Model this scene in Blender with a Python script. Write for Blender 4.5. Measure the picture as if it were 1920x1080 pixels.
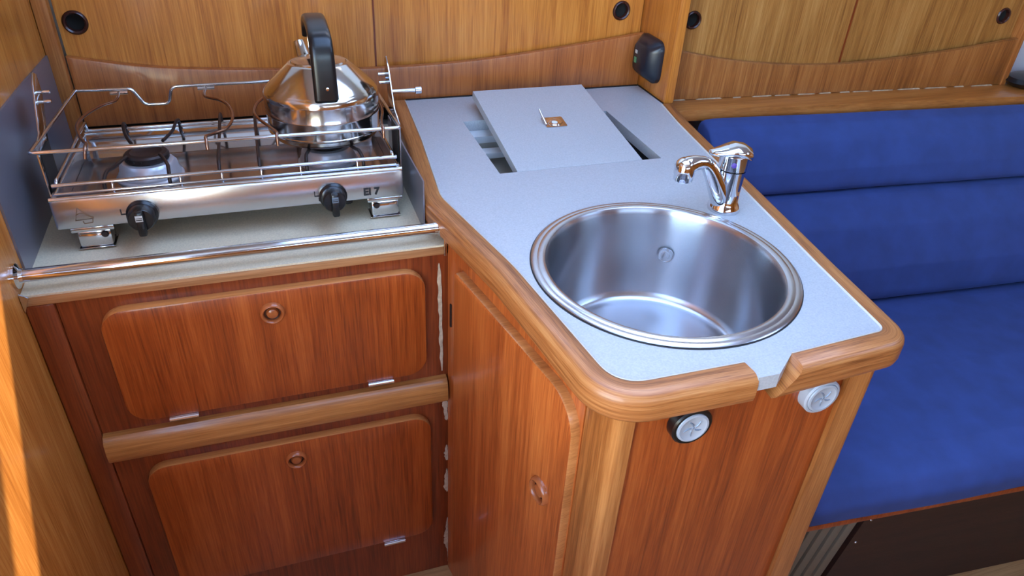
import bpy, bmesh, math, random
from mathutils import Vector, Matrix
from mathutils.geometry import tessellate_polygon

# ------------------------------------------------------------------ camera, sky, sun, exposure
H = 0.857            # height of the sink worktop above the cabin sole; every z below is given relative to it
scene = bpy.context.scene
col = scene.collection
for o in list(bpy.data.objects):
    bpy.data.objects.remove(o)

cam_d = bpy.data.cameras.new('camera')
cam = bpy.data.objects.new('camera', cam_d)
col.objects.link(cam)
cam_d.sensor_width = 36.0
cam_d.lens = 1376.7 / 1920 * 36.0
cam_d.clip_start = 0.02
right = Vector((0.9485, -0.3130, 0.0486)); down = Vector((-0.1365, -0.5425, -0.8289)); fwd = Vector((0.2858, 0.7796, -0.5573))
M = Matrix.Identity(4)
for i in range(3):
    M[i][0] = right[i]; M[i][1] = -down[i]; M[i][2] = -fwd[i]
M[2][3] = H + 0.5316
cam.matrix_world = M
scene.camera = cam

world = bpy.data.worlds.new('sky'); scene.world = world
world.use_nodes = True
wn = world.node_tree.nodes; wl = world.node_tree.links
bg = wn['Background']
sky = wn.new('ShaderNodeTexSky'); sky.sky_type = 'NISHITA'
sky.sun_disc = False; sky.sun_elevation = math.radians(45); sky.sun_rotation = math.radians(43)
sky.air_density = 1.0; sky.dust_density = 0.6; sky.ozone_density = 1.0
wl.new(sky.outputs[0], bg.inputs[0]); bg.inputs[1].default_value = 1.0

SUN = Vector((0.50, 0.54, 0.735)).normalized()
sun_d = bpy.data.lights.new('sun', 'SUN'); sun_d.energy = 6.5; sun_d.angle = math.radians(0.6)
sun_d.color = (1.0, 0.93, 0.82)
sun = bpy.data.objects.new('sun', sun_d); col.objects.link(sun)
sun.rotation_euler = SUN.to_track_quat('Z', 'Y').to_euler()
sun.location = (1.5, 2.5, 4)

scene.view_settings.view_transform = 'Standard'
scene.view_settings.look = 'None'
scene.view_settings.gamma = 1.0
scene.view_settings.use_curve_mapping = False
scene.view_settings.exposure = 1.25

# ------------------------------------------------------------------ materials
def srgb(r, g, b):
    f = lambda c: (c / 255 / 12.92) if c / 255 <= 0.04045 else ((c / 255 + 0.055) / 1.055) ** 2.4
    return (f(r), f(g), f(b), 1)

def new_mat(name):
    m = bpy.data.materials.new(name); m.use_nodes = True
    return m, m.node_tree.nodes, m.node_tree.links, m.node_tree.nodes['Principled BSDF']

def plain(name, rgb, rough=0.5, metal=0.0, noise=0.0, nscale=40, bump=0.0, **kw):
    m, n, l, p = new_mat(name)
    p.inputs['Roughness'].default_value = rough; p.inputs['Metallic'].default_value = metal
    p.inputs['Base Color'].default_value = srgb(*rgb)
    for k, v in kw.items():
        p.inputs[k].default_value = v
    if noise or bump:
        tc = n.new('ShaderNodeTexCoord'); nz = n.new('ShaderNodeTexNoise'); nz.inputs['Scale'].default_value = nscale
        nz.inputs['Detail'].default_value = 4
        l.new(tc.outputs['Object'], nz.inputs['Vector'])
        if noise:
            r = n.new('ShaderNodeValToRGB'); a = srgb(*rgb)
            r.color_ramp.elements[0].position = 0.3; r.color_ramp.elements[1].position = 0.7
            r.color_ramp.elements[0].color = [c * (1 - noise) for c in a[:3]] + [1]
            r.color_ramp.elements[1].color = [min(1, c * (1 + noise)) for c in a[:3]] + [1]
            l.new(nz.outputs['Fac'], r.inputs[0]); l.new(r.outputs[0], p.inputs['Base Color'])
        if bump:
            b = n.new('ShaderNodeBump'); b.inputs['Strength'].default_value = bump; b.inputs['Distance'].default_value = 0.001
            l.new(nz.outputs['Fac'], b.inputs['Height']); l.new(b.outputs[0], p.inputs['Normal'])
    return m

def wood(name, dark, mid, light, grain='z', rough=0.36, coat=0.28, uv=False, scale=1.0):
    """varnished wood: long thin streaks along the grain, broad bands, tiny pores"""
    m, n, l, p = new_mat(name)
    tc = n.new('ShaderNodeTexCoord'); info = n.new('ShaderNodeObjectInfo')
    off = n.new('ShaderNodeVectorMath'); off.operation = 'MULTIPLY_ADD'
    cmb = n.new('ShaderNodeCombineXYZ')
    for i in range(3):
        l.new(info.outputs['Random'], cmb.inputs[i])
    l.new(cmb.outputs[0], off.inputs[0]); off.inputs[1].default_value = (3.1, 7.7, 5.3)
    l.new(tc.outputs['UV' if uv else 'Object'], off.inputs[2])
    def streak(sx, along, detail, rough_=0.6, dist=0.0):
        mp = n.new('ShaderNodeMapping')
        s = [sx * scale] * 3
        s[{'x': 0, 'y': 1, 'z': 2}[grain]] = along * scale
        mp.inputs['Scale'].default_value = s
        l.new(off.outputs[0], mp.inputs['Vector'])
        z = n.new('ShaderNodeTexNoise'); z.inputs['Scale'].default_value = 1.0; z.inputs['Detail'].default_value = detail
        z.inputs['Roughness'].default_value = rough_; z.inputs['Distortion'].default_value = dist
        l.new(mp.outputs[0], z.inputs['Vector'])
        return z
    a = streak(22, 0.8, 2, 0.5, 0.25); b = streak(130, 3.0, 4, 0.6, 0.1); c = streak(480, 16, 2, 0.5)
    def mixf(x, y, f):
        mx = n.new('ShaderNodeMix'); mx.data_type = 'FLOAT'; mx.inputs[0].default_value = f
        l.new(x, mx.inputs[2]); l.new(y, mx.inputs[3]); return mx.outputs[0]
    v = mixf(a.outputs['Fac'], b.outputs['Fac'], 0.5); v = mixf(v, c.outputs['Fac'], 0.34)
    r = n.new('ShaderNodeValToRGB')
    e = r.color_ramp.elements
    e[0].position = 0.36; e[0].color = srgb(*dark); e[1].position = 0.65; e[1].color = srgb(*light)
    k = e.new(0.5); k.color = srgb(*mid)
    l.new(v, r.inputs[0]); l.new(r.outputs[0], p.inputs['Base Color'])
    bp = n.new('ShaderNodeBump'); bp.inputs['Strength'].default_value = 0.12; bp.inputs['Distance'].default_value = 0.0006
    l.new(c.outputs['Fac'], bp.inputs['Height']); l.new(bp.outputs[0], p.inputs['Normal'])
    p.inputs['Roughness'].default_value = rough
    p.inputs['Coat Weight'].default_value = coat; p.inputs['Coat Roughness'].default_value = 0.12
    return m

def steel(name, rgb=(200, 200, 202), rough=0.12, brush=None, bscale=300):
    m, n, l, p = new_mat(name)
    p.inputs['Base Color'].default_value = srgb(*rgb); p.inputs['Metallic'].default_value = 1.0
    p.inputs['Roughness'].default_value = rough
    if brush:
        tc = n.new('ShaderNodeTexCoord'); mp = n.new('ShaderNodeMapping'); mp.inputs['Scale'].default_value = brush
        z = n.new('ShaderNodeTexNoise'); z.inputs['Scale'].default_value = bscale; z.inputs['Detail'].default_value = 3
        l.new(tc.outputs['Object'], mp.inputs['Vector']); l.new(mp.outputs[0], z.inputs['Vector'])
        b = n.new('ShaderNodeBump'); b.inputs['Strength'].default_value = 0.06; b.inputs['Distance'].default_value = 0.0005
        l.new(z.outputs['Fac'], b.inputs['Height']); l.new(b.outputs[0], p.inputs['Normal'])
    return m

W = {
    'panel':   wood('teak_panel',   (154, 84, 28), (190, 116, 44), (212, 140, 62)),
    'panel_r': wood('teak_panel_pale', (120, 74, 32), (158, 106, 50), (184, 134, 74)),
    'fascia':  wood('teak_fascia', (122, 64, 28), (158, 88, 40), (180, 108, 54)),
    'fascia_r': wood('teak_fascia_pale', (112, 64, 28), (148, 90, 42), (172, 114, 60)),
    'drawer':  wood('mahogany_front', (108, 42, 11), (148, 65, 19), (174, 88, 34)),
    'door':    wood('mahogany_door', (128, 56, 20), (172, 86, 35), (198, 112, 50)),
    'frame':   wood('mahogany_frame', (86, 32, 10), (118, 48, 17), (142, 68, 28)),
    'bulk':    wood('bulkhead_veneer', (146, 84, 32), (176, 108, 44), (196, 130, 60), rough=0.25),
    'bar':     wood('teak_bar', (134, 80, 36), (168, 108, 52), (192, 132, 72), grain='x'),
    'trim':    wood('oak_trim', (108, 58, 24), (164, 100, 50), (190, 130, 74), grain='x', uv=True, rough=0.42, coat=0.12, scale=1.8),
    'post':    wood('teak_post', (116, 62, 26), (156, 92, 42), (186, 122, 64)),
    'ledge':   wood('teak_ledge', (130, 74, 30), (166, 100, 44), (188, 122, 60), grain='x'),
    'base':    wood('dark_base_wood', (36, 18, 13), (48, 26, 18), (60, 34, 24), grain='x', rough=0.6, coat=0.05),
    'floor':   wood('sole_boards', (140, 100, 60), (168, 126, 80), (190, 148, 100), grain='x', rough=0.4),
    'lip':     wood('teak_lipping', (150, 88, 42), (184, 116, 60), (206, 138, 78), grain='x'),
    'edge':    wood('worktop_edging', (140, 92, 54), (170, 120, 76), (192, 148, 102), grain='x', rough=0.5),
}
LAM = plain('speckled_laminate', (172, 174, 176), 0.34, noise=0.10, nscale=420)
LAM2 = plain('grey_laminate', (206, 193, 164), 0.38, noise=0.12, nscale=420)
WHITE = plain('white_moulding', (214, 218, 220), 0.4)
GREYIN = plain('grey_liner', (176, 172, 160), 0.5)
BLACK = plain('black_plastic', (14, 14, 16), 0.28)
BLACKM = plain('black_matt', (16, 15, 15), 0.6)
IRON = plain('burnt_iron', (58, 48, 46), 0.45, metal=0.7)
STEEL = steel('polished_steel', rough=0.10)
SATIN = steel('satin_steel', (196, 196, 200), 0.24, (1, 60, 60), 60)
SINKM = steel('brushed_sink_steel', (190, 190, 194), 0.27)
_n = SINKM.node_tree.nodes; _t = _n.new('ShaderNodeTangent'); _t.direction_type = 'RADIAL'; _t.axis = 'Z'
SINKM.node_tree.links.new(_t.outputs[0], _n['Principled BSDF'].inputs['Tangent'])
_n['Principled BSDF'].inputs['Anisotropic'].default_value = 0.92
_n['Principled BSDF'].inputs['Anisotropic Rotation'].default_value = 0.25
TRAYM = steel('tray_steel', (172, 166, 160), 0.16)
CHROME = steel('chrome', (224, 226, 230), 0.05)
WARMST = steel('heat_tinted_steel', (150, 118, 100), 0.25)
KETTLE = steel('kettle_steel', (206, 202, 196), 0.13)
ALU = plain('aluminium', (196, 198, 204), 0.35, metal=0.6)
SPLASH = plain('splash_steel', (128, 128, 140), 0.3, metal=0.55)
BLUE = plain('blue_fabric', (44, 66, 124), 0.85, noise=0.14, nscale=18, bump=0.25)
BLUE.node_tree.nodes['Principled BSDF'].inputs['Sheen Weight'].default_value = 0.22
BLUE.node_tree.nodes['Principled BSDF'].inputs['Sheen Roughness'].default_value = 0.4
BLUE.node_tree.nodes['Principled BSDF'].inputs['Sheen Tint'].default_value = srgb(110, 140, 220)
RINGB = plain('brown_plastic', (158, 86, 44), 0.22, noise=0.12, nscale=60)
RINGD = plain('dark_brown_plastic', (58, 28, 20), 0.25)
SEAL = plain('old_sealant', (178, 156, 130), 0.7, noise=0.25, nscale=120)
HOLE = plain('dark_void', (10, 9, 8), 0.9)
SILVER = plain('silver_plastic', (176, 184, 194), 0.38, metal=0.25)
SILVER2 = plain('silver_relief', (132, 142, 156), 0.4, metal=0.3)
HULLW = plain('white_hull_lining', (214, 220, 226), 0.6)
VENT = plain('grey_vent', (112, 108, 92), 0.6)
GREEN = plain('green_mark', (80, 130, 90), 0.4)
INDIGO = plain('blue_red_dot', (72, 50, 140), 0.3)
PRINT = plain('black_print', (22, 20, 24), 0.5)
PRINTO = plain('etched_print', (120, 84, 50), 0.5)
LIGHTP = plain('pale_print', (190, 190, 184), 0.5)
GRP = plain('white_bounce_deck', (222, 222, 216), 0.5)
glassm, gn, gl_, gp = new_mat('clear_glass')
tr_ = gn.new('ShaderNodeBsdfTransparent'); gs_ = gn.new('ShaderNodeBsdfGlossy'); gs_.inputs['Roughness'].default_value = 0.02
mx_ = gn.new('ShaderNodeMixShader'); mx_.inputs[0].default_value = 0.06
gl_.new(tr_.outputs[0], mx_.inputs[1]); gl_.new(gs_.outputs[0], mx_.inputs[2]); gl_.new(mx_.outputs[0], gn['Material Output'].inputs[0])

# ------------------------------------------------------------------ mesh helpers
def finish(name, bm, m, parent=None, smooth=True, local=False, angle=35):
    """bm is in scene coordinates (z relative to the worktop), or in the parent's own axes when local"""
    bmesh.ops.recalc_face_normals(bm, faces=bm.faces)
    if not local:
        for v in bm.verts:
            v.co.z += H
    xs = [v.co for v in bm.verts]
    lo = Vector([min(c[i] for c in xs) for i in range(3)]); hi = Vector([max(c[i] for c in xs) for i in range(3)])
    c = (lo + hi) / 2; c.z = lo.z
    for v in bm.verts:
        v.co -= c
    me = bpy.data.meshes.new(name); bm.to_mesh(me); bm.free()
    if m: me.materials.append(m)
    if smooth:
        for p in me.polygons: p.use_smooth = True
        try: me.set_sharp_from_angle(angle=math.radians(angle))
        except Exception: pass
    o = bpy.data.objects.new(name, me); col.objects.link(o)
    o.location = c
    if parent:
        o.parent = parent
        if not local:
            off = Vector((0, 0, 0)); q = parent
            while q: off += q.location; q = q.parent
            o.location = c - off
    return o

def empty(name, loc, label, cat, group=None, rx=0.0):
    e = bpy.data.objects.new(name, None); col.objects.link(e)
    e.location = (loc[0], loc[1], loc[2] + H); e.rotation_euler = (rx, 0, 0); e.empty_display_size = 0.05
    return tag(e, label, cat, group)

def tag(o, label, cat, group=None):
    o['label'] = label; o['category'] = cat
    if group: o['group'] = group
    return o

def struct(o, label=None):
    o['kind'] = 'structure'
    if label: o['label'] = label
    return o

def box(bm, x0, x1, y0, y1, z0, z1, bev=0.0, seg=2):
    t = bmesh.new()
    r = bmesh.ops.create_cube(t, size=1)
    for v in t.verts:
        v.co = Vector(((x0 + x1) / 2 + v.co.x * (x1 - x0), (y0 + y1) / 2 + v.co.y * (y1 - y0), (z0 + z1) / 2 + v.co.z * (z1 - z0)))
    if bev:
        bmesh.ops.bevel(t, geom=t.edges[:], offset=bev, segments=seg, profile=0.5, affect='EDGES')
    merge(bm, t)

def merge(bm, t):
    me = bpy.data.meshes.new('t'); t.to_mesh(me); t.free(); bm.from_mesh(me); bpy.data.meshes.remove(me)

def Bx(name, x0, x1, y0, y1, z0, z1, m, parent=None, bev=0.0, seg=2, local=False):
    bm = bmesh.new(); box(bm, x0, x1, y0, y1, z0, z1, bev, seg)
    return finish(name, bm, m, parent, local=local)

def tube(bm, pts, r, n=10, closed=False, caps=True, flat=1.0):
    pts = [Vector(p) for p in pts]; N = len(pts); rad = r if isinstance(r, (list, tuple)) else [r] * N
    rings = []; up = None
    for i, p in enumerate(pts):
        if closed: d = pts[(i + 1) % N] - pts[i - 1]
        else: d = pts[min(i + 1, N - 1)] - pts[max(i - 1, 0)]
        d.normalize()
        if up is None:
            up = Vector((0, 0, 1)) if abs(d.z) < 0.9 else Vector((1, 0, 0))
        u = d.cross(up).normalized(); v = u.cross(d).normalized(); up = v
        rings.append([bm.verts.new(p + (u * math.cos(a) + v * math.sin(a) * flat) * rad[i]) for a in [2 * math.pi * k / n for k in range(n)]])
    for i in range(N if closed else N - 1):
        A, B = rings[i], rings[(i + 1) % N]
        for k in range(n):
            bm.faces.new((A[k], A[(k + 1) % n], B[(k + 1) % n], B[k]))
    if caps and not closed:
        bm.faces.new(rings[0][::-1]); bm.faces.new(rings[-1])

def smooth_path(P, n=6, closed=False):
    P = [Vector(p) for p in P]; out = []
    N = len(P)
    for i in range(N - 1):
        p0, p1, p2, p3 = P[max(i - 1, 0)], P[i], P[i + 1], P[min(i + 2, N - 1)]
        for k in range(n):
            t = k / n
            out.append(0.5 * ((2 * p1) + (-p0 + p2) * t + (2 * p0 - 5 * p1 + 4 * p2 - p3) * t * t + (-p0 + 3 * p1 - 3 * p2 + p3) * t ** 3))
    out.append(P[-1]); return out

def fillet(P, R, n=6, closed=False):
    """round the corners of a 2d/3d polyline"""
    P = [Vector(p) for p in P]; N = len(P); out = []
    R = R if isinstance(R, (list, tuple)) else [R] * N
    for i in range(N):
        if not closed and i in (0, N - 1) or R[i] == 0:
            out.append(P[i].copy()); continue
        a, b, c = P[i - 1], P[i], P[(i + 1) % N]
        d1 = (a - b).normalized(); d2 = (c - b).normalized()
        ang = d1.angle(d2)
        if ang > 3.1: out.append(b.copy()); continue
        t = min(R[i] / math.tan(ang / 2), (a - b).length * 0.49, (c - b).length * 0.49)
        s, e = b + d1 * t, b + d2 * t
        for k in range(n + 1):
            u = k / n
            out.append((s * (1 - u) + b * u) * (1 - u) + (b * (1 - u) + e * u) * u)
    return out

def lathe(bm, prof, center=(0, 0, 0), axis=(0, 0, 1), n=40, closed=False):
    ax = Vector(axis).normalized(); ref = Vector((1, 0, 0)) if abs(ax.x) < 0.9 else Vector((0, 1, 0))
    u = (ref - ax * ref.dot(ax)).normalized(); v = ax.cross(u); c = Vector(center)
    rings = []
    for r, h in prof:
        if r < 1e-6: rings.append([bm.verts.new(c + ax * h)])
        else: rings.append([bm.verts.new(c + ax * h + (u * math.cos(2 * math.pi * k / n) + v * math.sin(2 * math.pi * k / n)) * r) for k in range(n)])
    pr = list(zip(rings[:-1], rings[1:])) + ([(rings[-1], rings[0])] if closed else [])
    for A, B in pr:
        for k in range(n):
            j = (k + 1) % n
            if len(A) == 1 and len(B) == 1: continue
            if len(A) == 1: bm.faces.new((A[0], B[j], B[k]))
            elif len(B) == 1: bm.faces.new((A[k], A[j], B[0]))
            else: bm.faces.new((A[k], A[j], B[j], B[k]))

def La(name, prof, center, m, parent=None, axis=(0, 0, 1), n=40, local=False, closed=False):
    bm = bmesh.new(); lathe(bm, prof, center, axis, n, closed); return finish(name, bm, m, parent, local=local)

def Tu(name, pts, r, m, parent=None, n=10, local=False, closed=False):
    bm = bmesh.new(); tube(bm, pts, r, n, closed); return finish(name, bm, m, parent, local=local, angle=60)

def inset(poly, d):
    """move a ccw 2d polygon inwards by d"""
    N = len(poly); out = []
    for i in range(N):
        a, b, c = Vector(poly[i - 1]), Vector(poly[i]), Vector(poly[(i + 1) % N])
        e1 = (b - a).normalized(); e2 = (c - b).normalized()
        n1 = Vector((-e1.y, e1.x)); n2 = Vector((-e2.y, e2.x)); k = (n1 + n2)
        k = k / max(k.length, 1e-6); s = d / max(k.dot(n1), 0.3)
        out.append(b + k * s)
    return out

def area(p): return sum(p[i - 1][0] * p[i][1] - p[i][0] * p[i - 1][1] for i in range(len(p))) / 2

def plate(bm, outline, o, ex, ey, en, t, cham=0.0, holes=(), cseg=2):
    """flat plate with outline in (ex,ey), thickness t along en, rounded front edge, optional holes"""
    o = Vector(o); ex = Vector(ex); ey = Vector(ey); en = Vector(en)
    poly = [Vector((p[0], p[1])) for p in outline]
    if area(poly) < 0: poly = poly[::-1]
    hs = [[Vector((p[0], p[1])) for p in h] for h in holes]
    P = lambda q, h: o + ex * q.x + ey * q.y + en * h
    levels = [(poly, 0.0)]
    if cham:
        levels.append((poly, t - cham))
        for k in range(1, cseg + 1):
            a = k / cseg * math.pi / 2
            levels.append((inset(poly, cham * (1 - math.cos(a))), t - cham + cham * math.sin(a)))
    else: levels.append((poly, t))
    rings = [[bm.verts.new(P(q, h)) for q in pl] for pl, h in levels]
    N = len(poly)
    for A, B in zip(rings[:-1], rings[1:]):
        for i in range(N):
            j = (i + 1) % N; bm.faces.new((A[i], A[j], B[j], B[i]))
    hb = [[bm.verts.new(P(q, 0)) for q in h] for h in hs]; ht = [[bm.verts.new(P(q, t)) for q in h] for h in hs]
    for A, B in zip(hb, ht):
        for i in range(len(A)):
            j = (i + 1) % len(A); bm.faces.new((A[i], A[j], B[j], B[i]))
    for ring, holesv, pl in ((rings[-1], ht, levels[-1][0]), (rings[0], hb, poly)):
        flat = list(ring) + [v for h in holesv for v in h]
        tri = tessellate_polygon([[Vector((q.x, q.y, 0)) for q in pl]] + [[Vector((q.x, q.y, 0)) for q in h] for h in hs])
        for a in tri:
            try: bm.faces.new([flat[k] for k in a])
            except ValueError: pass

def rrect(x0, x1, y0, y1, r, n=6):
    rs = r if isinstance(r, (list, tuple)) else [r] * 4   # BL, BR, TR, TL
    out = []
    for (cx, cy, a0, q) in ((x0, y0, 180, rs[0]), (x1, y0, 270, rs[1]), (x1, y1, 0, rs[2]), (x0, y1, 90, rs[3])):
        sx = 1 if cx == x0 else -1; sy = 1 if cy == y0 else -1
        if q == 0: out.append((cx, cy)); continue
        for k in range(n + 1):
            a = math.radians(a0 + 90 * k / n)
            out.append((cx + sx * q + q * math.cos(a), cy + sy * q + q * math.sin(a)))
    return out

def circle(cx, cy, r, n=40): return [(cx + r * math.cos(2 * math.pi * k / n), cy + r * math.sin(2 * math.pi * k / n)) for k in range(n)]

def sweep(bm, path, prof, end0=None, end1=None, shear0=0.0):
    """profile [(outward offset, z)] carried along a flat path; outward is to the right of travel; writes UV"""
    uvl = bm.loops.layers.uv.verify()
    P = [Vector((p[0], p[1])) for p in path]; N = len(P); rows = []; L = [0]
    for i in range(1, N): L.append(L[-1] + (P[i] - P[i - 1]).length)
    for i in range(N):
        d = (P[min(i + 1, N - 1)] - P[max(i - 1, 0)]).normalized(); nrm = Vector((d.y, -d.x))
        sk = end0 if i == 0 and end0 is not None else (end1 if i == N - 1 and end1 is not None else 0)
        sh = shear0 if i == 0 else 0.0
        rows.append([bm.verts.new((P[i].x + nrm.x * o + d.x * (sk * o + sh * min(z, 0)), P[i].y + nrm.y * o + d.y * (sk * o + sh * min(z, 0)), z)) for o, z in prof])
    K = len(prof); V = [0]
    for k in range(1, K + 1): V.append(V[-1] + math.hypot(prof[k % K][0] - prof[k - 1][0], prof[k % K][1] - prof[k - 1][1]))
    for i in range(N - 1):
        for k in range(K):
            j = (k + 1) % K
            f = bm.faces.new((rows[i][k], rows[i][j], rows[i + 1][j], rows[i + 1][k]))
            for lp, uvv in zip(f.loops, ((L[i], V[k]), (L[i], V[k + 1]), (L[i + 1], V[k + 1]), (L[i + 1], V[k]))): lp[uvl].uv = uvv
    for r, u in ((rows[0][::-1], 0), (rows[-1], L[-1])):
        f = bm.faces.new(r)
        for lp in f.loops: lp[uvl].uv = (u, lp.vert.co.z)

def prism_xy(bm, poly, z0, z1, bev=0):
    plate(bm, poly, (0, 0, z0), (1, 0, 0), (0, 1, 0), (0, 0, 1), z1 - z0, bev)

XZ = dict(ex=(1, 0, 0), ey=(0, 0, 1), en=(0, -1, 0))

# ------------------------------------------------------------------ the cabin shell
FL = -H
struct(Bx('floor', -2.6, 3.2, -1.75, 1.6, FL - 0.03, FL, W['floor']), 'pale varnished cabin sole')
bm = bmesh.new()
box(bm, -0.362, -0.342, 0.38, 1.52, FL, 1.0)
struct(finish('wall_left', bm, W['bulk']), 'varnished bulkhead beside the stove')
bm = bmesh.new()
plate(bm, [(-1.7, FL), (0.3799, FL), (0.3799, -0.15), (-0.62, -0.15), (-0.62, 1.0), (-1.7, 1.0)], (-0.362, 0, 0), (0, 1, 0), (0, 0, 1), (1, 0, 0), 0.02)
struct(finish('wall_aft', bm, W['bulk']))
# hull side behind the lockers, with a cabin window high up
bm = bmesh.new()
plate(bm, [(-0.362, FL), (1.80, FL), (1.80, 1.0), (-0.362, 1.0)], (0, 1.52, 0), t=0.02, holes=[rrect(0.0, 0.64, 0.798, 0.965, 0.03)[::-1]], **XZ)
struct(finish('wall_back', bm, HULLW))
bm = bmesh.new(); plate(bm, rrect(-0.005, 0.645, 0.793, 0.97, 0.03), (0, 1.516, 0), t=0.004, **XZ)
struct(finish('window_1', bm, glassm))
struct(Bx('wall_hull', 1.80, 3.2, 1.50, 1.52, FL, 1.0, HULLW), 'white painted hull lining')
struct(Bx('wall_forward', 3.15, 3.2, -1.7, 1.5, FL, 1.0, W['panel']))
bm = bmesh.new()
plate(bm, [(-0.362, FL), (3.2, FL), (3.2, 1.0), (-0.362, 1.0)], (0, -1.70, 0), t=0.03, holes=[rrect(-0.1, 1.5, 0.52, 0.88, 0.08)[::-1]], **XZ)
struct(finish('wall_front', bm, W['panel']))
bm = bmesh.new(); plate(bm, rrect(-0.11, 1.51, 0.51, 0.89, 0.08), (0, -1.705, 0), t=0.005, **XZ)
struct(finish('fill_window', bm, glassm))  # unseen window, added to bring in light from behind the camera
bm = bmesh.new()
plate(bm, [(-0.40, -1.75), (3.2, -1.75), (3.2, 1.56), (-0.40, 1.56)], (0, 0, 1.0), (1, 0, 0), (0, 1, 0), (0, 0, 1), 0.03,
      holes=[rrect(0.0, 1.0, 0.20, 1.15, 0.05)[::-1], rrect(1.6, 2.2, -0.4, 0.4, 0.05)[::-1]])
struct(finish('ceiling', bm, HULLW))
struct(Bx('bounce_floor', -2.6, -0.37, -1.7, 1.5, -0.30, -0.27, GRP))  # unseen white floor added to bounce sunlight in as warm fill

# partition between galley and settee, and the corner post on the left
bm = bmesh.new(); box(bm, 0.81, 0.833, 1.335, 1.498, -0.002, 0.36, 0.003)
struct(finish('wall_partition', bm, W['panel']), 'narrow upright partition between galley and settee lockers')
bm = bmesh.new(); box(bm, -0.3415, -0.318, 1.437, 1.459, -0.048, 0.36, 0.003)
struct(finish('trim_1', bm, W['post']), 'upright corner moulding behind the stove')

# ------------------------------------------------------------------ lockers behind the galley
def curve_top(pts, n=8):
    return [(p.x, p.y) for p in smooth_path([(a, b, 0) for a, b in pts], n)]
top = curve_top([(-0.318, 0.114), (-0.171, 0.088), (0.013, 0.075), (0.215, 0.067), (0.436, 0.073), (0.673, 0.097), (0.8095, 0.114)])
bm = bmesh.new(); plate(bm, [(-0.318, -0.015), (0.8095, -0.015)] + top[::-1], (0, 1.472, 0), t=0.012, cham=0.003, **XZ)
tag(finish('locker_fascia', bm, W['fascia']), 'long brown fascia with a dipping curved top behind the kettle', 'fascia')

def finger_ring(parent, c, axis, r=0.021):
    ring = La('finger_ring', [(r * 0.66, -0.006), (r * 0.70, 0.002), (r * 0.82, 0.004), (r * 0.95, 0.002), (r, -0.001), (r * 0.97, -0.002), (r * 0.7, -0.006)], c, RINGD, parent, axis, closed=True)
    La('finger_cup', [(r * 0.7, 0.0), (r * 0.66, -0.0085), (0, -0.0100)], c, HOLE, parent, axis)
    return ring

def sliding_door(x0, x1, y, hx, hz, label, mat):
    e = empty('sliding_locker_door', ((x0 + x1) / 2, y, -0.012), label, 'door', 'sliding locker doors')
    bm = bmesh.new()
    plate(bm, [(x0, -0.012), (x1, -0.012), (x1, 0.318), (x0, 0.318)], (0, y, 0), t=0.006, holes=[circle(hx, hz, 0.018)[::-1]], **XZ)
    finish('door_panel', bm, mat, e)
    finger_ring(e, (hx, y - 0.006, hz), (0, -1, 0))
    if y < 1.485: Bx('edge_strip', x1 + 0.0002, x1 + 0.0034, y - 0.007, y, 0.0, 0.318, W['frame'], e)
    return e
sliding_door(-0.318, 0.2215, 1.480, -0.291, 0.168, 'sliding locker door behind the stove with finger hole near the bulkhead', W['panel'])
sliding_door(0.205, 0.808, 1.489, 0.757, 0.157, 'sliding locker door behind the lid with finger hole near the partition', W['panel'])
tag(Bx('locker_top_rail', -0.340, 0.809, 1.462, 1.50, 0.32, 0.36, W['bar'], bev=0.003), 'top rail over the galley locker doors', 'rail')

# ------------------------------------------------------------------ lockers behind the settee (turned a little)
a2 = math.radians(-3.2); E2 = Vector((math.cos(a2), math.sin(a2), 0)); N2 = Vector((math.sin(a2), -math.cos(a2), 0)); O2 = Vector((0.834, 1.407, 0))
top2 = curve_top([(0.0, 0.096), (0.20, 0.060), (0.45, 0.046), (0.74, 0.066), (0.955, 0.093)])
bm = bmesh.new(); plate(bm, [(0.0, -0.0225), (0.955, -0.0225)] + top2[::-1], O2 - N2 * 0.012, E2, (0, 0, 1), N2, 0.012, 0.003)
tag(finish('locker_fascia', bm, W['fascia_r']), 'long brown fascia with a dipping curved top above the blue settee', 'fascia')
def sliding_door2(s0, s1, back, hs, hz, label):
    o = O2 - N2 * (0.012 + back); mid = o + E2 * ((s0 + s1) / 2)
    e = empty('sliding_locker_door', (mid.x, mid.y, -0.02), label, 'door', 'sliding locker doors')
    bm = bmesh.new()
    plate(bm, [(s0, -0.02), (s1, -0.02), (s1, 0.318), (s0, 0.318)], o, E2, (0, 0, 1), N2, 0.006, holes=[circle(hs, hz, 0.017)[::-1]])
    finish('door_panel', bm, W['panel_r'], e)
    c = o + E2 * hs + N2 * 0.006; c.z = hz
    finger_ring(e, c, N2, 0.020)
    if back < 0.01:
        bm = bmesh.new(); plate(bm, [(s1 + 0.0002, -0.015), (s1 + 0.004, -0.015), (s1 + 0.004, 0.318), (s1 + 0.0002, 0.318)], o, E2, (0, 0, 1), N2, 0.0075); finish('edge_strip', bm, W['frame'], e)
sliding_door2(0.0, 0.46, 0.008, 0.062, 0.149, 'sliding locker door beside the partition above the blue settee')
sliding_door2(0.44, 0.952, 0.018, 0.905, 0.142, 'sliding locker door nearest the white hull above the blue settee')
bm = bmesh.new(); plate(bm, [(0.955, -0.0225), (0.970, -0.0225), (0.970, 0.319), (0.955, 0.319)], O2 - N2 * 0.05, E2, (0, 0, 1), N2, 0.053, 0.002)
struct(finish('trim_2', bm, W['post']), 'upright end moulding of the settee lockers')
bm = bmesh.new(); plate(bm, [(0.0, 0.32), (0.97, 0.32), (0.97, 0.36), (0.0, 0.36)], O2 - N2 * 0.04, E2, (0, 0, 1), N2, 0.045, 0.002)
tag(finish('locker_top_rail', bm, W['bar']), 'top rail over the settee locker doors', 'rail')
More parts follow.
